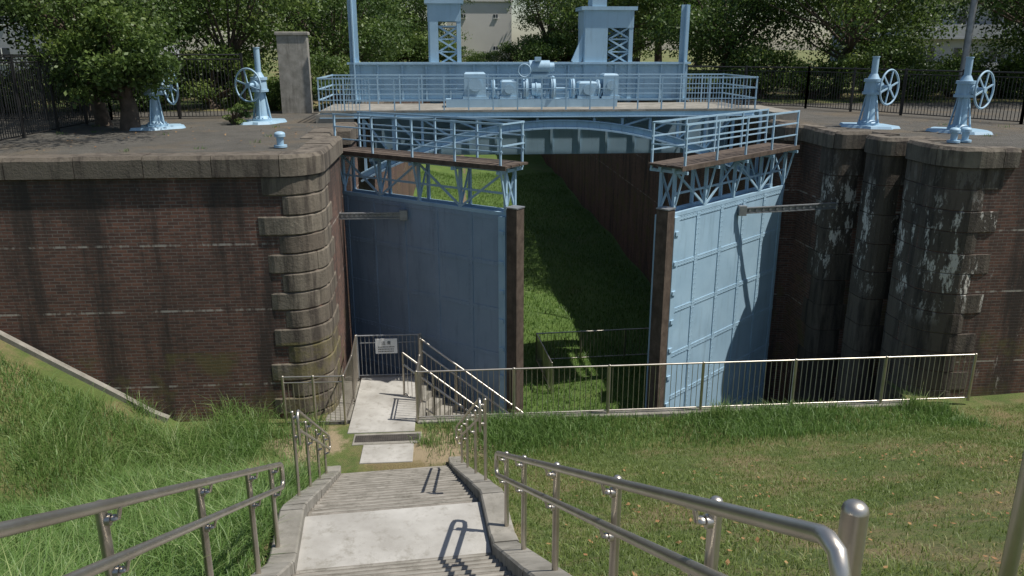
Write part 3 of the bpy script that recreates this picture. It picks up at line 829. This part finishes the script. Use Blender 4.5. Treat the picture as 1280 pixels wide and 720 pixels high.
mb=MB([M_weather]); mb.box((-5.3,29.5,ZT+1.35),(1.0,.75,2.7),0,R(4),.03); mb.box((-5.3,29.5,ZT+2.69),(1.1,.85,.1),0,R(4),.02); mb.obj('concrete_pillar')

# ------------------------------------------------------------ trees
def tree_mesh(name,seed,th,rx,rz,ncl,per,leafs,mt,low=False,cr=.30):
    rd=random.Random(seed); nr=np.random.RandomState(seed)
    mb=MB([M_bark,mt])
    base=Vector((0,0,-.1)); top=Vector((rd.uniform(-.4,.4),rd.uniform(-.4,.4),th))
    mb.tube([base,base.lerp(top,.1),base.lerp(top,.5)+Vector((rd.uniform(-.15,.15),0,0)),top],.2,8,0,[.30,.22,.18,.13])
    cl=[]
    for i in range(ncl):
        while True:
            p=Vector((rd.uniform(-1,1),rd.uniform(-1,1),rd.uniform(-1,1)))
            if .3<p.length<1: break
        p=p*(.8+.3*rd.random())
        cl.append((Vector((p.x*rx,p.y*rx,th+rz*.55+p.z*rz)),rd.uniform(.5,1.15)*rx*cr,rd.random()))
    for c,r,_ in cl[::2]:
        s=base.lerp(top,rd.uniform(.55,1)); m=s.lerp(c,.5)+Vector((0,0,-.15*rx*.3))
        mb.tube([s,m,c],.05,5,0,[.075,.045,.015])
    vs=[];sh=[]
    for c,r,b in cl:
        n=int(per*(r/(rx*cr*.83))**2*rd.uniform(.7,1.2))
        d=nr.normal(size=(n,3)); d/=np.linalg.norm(d,axis=1)[:,None]
        rad=r*(nr.rand(n)**.45)[:,None]*(1+.35*nr.rand(n))[:,None]
        p=np.array(c)+d*rad*np.array([1.2,1.2,.62])
        if low: p[:,2]-=.5*nr.rand(n)**2*r*2
        a=nr.normal(size=(n,3)); a/=np.linalg.norm(a,axis=1)[:,None]
        q=nr.normal(size=(n,3))+np.array([0,0,1.2]); q-=a*(q*a).sum(1)[:,None]; q/=np.linalg.norm(q,axis=1)[:,None]
        l=(leafs*(.6+.8*nr.rand(n)))[:,None]
        bb=np.cross(a,q)
        vs.append(np.stack([p-a*l*.5,p+bb*l*.28,p+a*l*.5,p-bb*l*.28],1))
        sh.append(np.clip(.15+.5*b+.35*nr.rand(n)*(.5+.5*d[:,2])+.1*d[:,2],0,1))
    LV=np.concatenate(vs).reshape(-1,3); S_=np.repeat(np.concatenate(sh),4); n=len(LV)//4
    nv0=len(mb.v)
    me=bpy.data.meshes.new(name)
    allv=np.concatenate([np.array(mb.v),LV])
    lw=sum(len(f) for f in mb.f); npf=len(mb.f)
    me.vertices.add(len(allv)); me.vertices.foreach_set('co',allv.ravel())
    loops=np.concatenate([np.concatenate([np.array(f) for f in mb.f]),nv0+np.arange(n*4)])
    ls=np.cumsum([0]+[len(f) for f in mb.f])[:-1]
    starts=np.concatenate([ls,lw+np.arange(n)*4])
    me.loops.add(len(loops)); me.loops.foreach_set('vertex_index',loops.astype(np.int32))
    me.polygons.add(len(starts)); me.polygons.foreach_set('loop_start',starts.astype(np.int32))
    me.materials.append(M_bark); me.materials.append(mt)
    me.polygons.foreach_set('material_index',np.concatenate([np.zeros(npf),np.ones(n)]).astype(np.int32))
    me.update(calc_edges=True); me.validate()
    me.attributes.new('shade','FLOAT','POINT').data.foreach_set('value',np.concatenate([np.full(nv0,.5),S_]).astype(np.float32))
    return me
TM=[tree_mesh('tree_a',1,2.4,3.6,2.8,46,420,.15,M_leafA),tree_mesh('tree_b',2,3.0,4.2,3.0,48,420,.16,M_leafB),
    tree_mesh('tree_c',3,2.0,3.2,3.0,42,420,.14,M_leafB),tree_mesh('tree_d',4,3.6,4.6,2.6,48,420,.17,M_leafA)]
BM=[tree_mesh('bush_a',5,.3,1.8,1.0,26,260,.12,M_leafA),tree_mesh('bush_b',6,.4,2.0,1.2,28,260,.12,M_leafB)]
def place(me,name,x,y,rz,s,z=ZT):
    o=bpy.data.objects.new(name,me); o.location=(x,y,z); o.rotation_euler=(0,0,rz); o.scale=(s,s,s); scene.collection.objects.link(o); return o
T=[(-12.5,30,0,1.0,0),(-17,28.5,1,1.05,1),(-8.4,33,2,1.0,2),(-22,33,3,1.2,3),(-13,38,4,1.2,1),(-5.3,38,5,.95,0),(-28,30,1,1.1,2),(-19,42,3,1.3,3),(-9,48,0,1.3,1),(-33,40,2,1.4,0),(-5.6,56,0,1.15,2),
   (-8,103,2,2.0,2),(-2.8,104,1,1.6,0),(12.5,100,1,1.8,2),(17.5,101,3,2.0,1),(24,104,3,2.1,3),(32,104,3,2.2,0),
   (10.6,47,2,1.1,1),(13.5,40,3,1.1,0),(13.5,52,4,1.3,3),(17.5,36,5,1.0,1),(22,42,0,1.2,2),(25,33,1,1.0,3),(28.5,37,3,1.0,0),(35,44,4,1.2,1),(40,37,2,1.1,2)]
for x,y,rz,s,k in T: place(TM[k],'tree',x,y,rz,s)
for i in range(34):
    x=-34+i*2.3
    if -3.5<x<11.5: continue
    y=31+random.uniform(-1,1.2) if x<0 else 35+random.uniform(-1,2)
    place(BM[i%2],'shrub',x,y,i*1.3,random.uniform(.7,1.15))
for i in range(10): place(BM[i%2],'shrub',-9+i*3.3,97.5+(i%3),i,1.1 if 2<i<6 else 2.2)
nt_=tree_mesh('near_tree',9,2.2,2.6,2.0,40,380,.12,M_leafB,True)
place(nt_,'tree',-10.2,25.0,.6,1.0)
hb=tree_mesh('weeping_shrub',12,1.0,1.2,1.0,26,330,.10,M_leafB,True)
place(hb,'shrub',-8.9,23.6,.6,1.3)
sb=tree_mesh('small_shrub',13,.2,.5,.4,12,120,.07,M_leafB)
place(sb,'shrub',-6.3,25.2,.6,1.0)
# tall tree added with trunk out of view, crown shaped to dapple platform and wall
tt=tree_mesh('added_shade_tree',21,5.0,7.2,1.5,44,330,.13,M_leafB,False,.13)
place(tt,'tree',-11.9,19.6,.4,1.0)

# ------------------------------------------------------------ buildings
def building(name,x0,x1,y,dp,h,fl,nw,m,balc=False,ws=1.0):
    mb=MB([m,M_glass,M_white])
    mb.box(((x0+x1)/2,y+dp/2,ZT+h/2),(x1-x0,dp,h),0); mb.box(((x0+x1)/2,y+dp/2,ZT+h+.2),(x1-x0+.4,dp+.4,.4),0)
    fh=h/fl;w=(x1-x0)/nw
    for i in range(fl):
        for j in range(nw):
            cx=x0+w*(j+.5);cz=ZT+fh*(i+.55)
            mb.box((cx,y-.01,cz),(w*.45*ws,.06,fh*.38*ws),1); mb.box((cx,y-.06,cz-fh*.22*ws),(w*.52*ws,.14,.08),2); mb.box((cx,y-.05,cz),(.06,.06,fh*.38*ws),2)
        if balc: mb.box(((x0+x1)/2,y-.7,ZT+fh*i+.5),(x1-x0,.12,1.1),0); mb.box(((x0+x1)/2,y-.4,ZT+fh*i-.0),(x1-x0,.8,.15),0)
    mb.obj(name)
building('office_building',.2,8.6,110,14,8.0,2,2,M_bld,False,.3)
building('apartment_building',38,75,66,14,30,10,12,M_bld2,True)
building('warehouse_building',-48,-26,70,14,9,3,8,M_bld2)
mb=MB([M_grey]); mb.cyl((20.2,31,ZT),(20.2,31,ZT+10),.14,.10,seg=12); mb.beam((19.4,31,ZT+8.5),(21.0,31,ZT+8.5),.08,.08); mb.obj('utility_pole')

# ------------------------------------------------------------ light, sky, camera
el=R(61); sx,sy=1,-.25; az=math.atan2(sx,sy)
L=bpy.data.lights.new('sun','SUN'); L.energy=5.0; L.angle=R(.53); L.color=(1,.955,.88)
so=bpy.data.objects.new('sun',L); scene.collection.objects.link(so)
dv=Vector((math.sin(az)*math.cos(el),math.cos(az)*math.cos(el),math.sin(el)))
so.rotation_euler=dv.to_track_quat('Z','Y').to_euler(); so.location=(0,0,40)
w=bpy.data.worlds.new('World'); scene.world=w; w.use_nodes=True; nt=w.node_tree
sk=nt.nodes.new('ShaderNodeTexSky'); sk.sky_type='NISHITA'; sk.sun_disc=False; sk.sun_elevation=el; sk.sun_rotation=az
nt.links.new(sk.outputs[0],nt.nodes['Background'].inputs[0]); nt.nodes['Background'].inputs[1].default_value=.10
cam=bpy.data.cameras.new('camera'); co=bpy.data.objects.new('camera',cam); scene.collection.objects.link(co)
cam.sensor_width=36; cam.lens=28.1; cam.clip_start=.05; cam.clip_end=3000
co.location=(0,0,8.3); co.rotation_euler=(R(90-16.7),0,R(-4.5)); scene.camera=co
scene.view_settings.view_transform='Standard'; scene.view_settings.look='None'; scene.view_settings.exposure=0
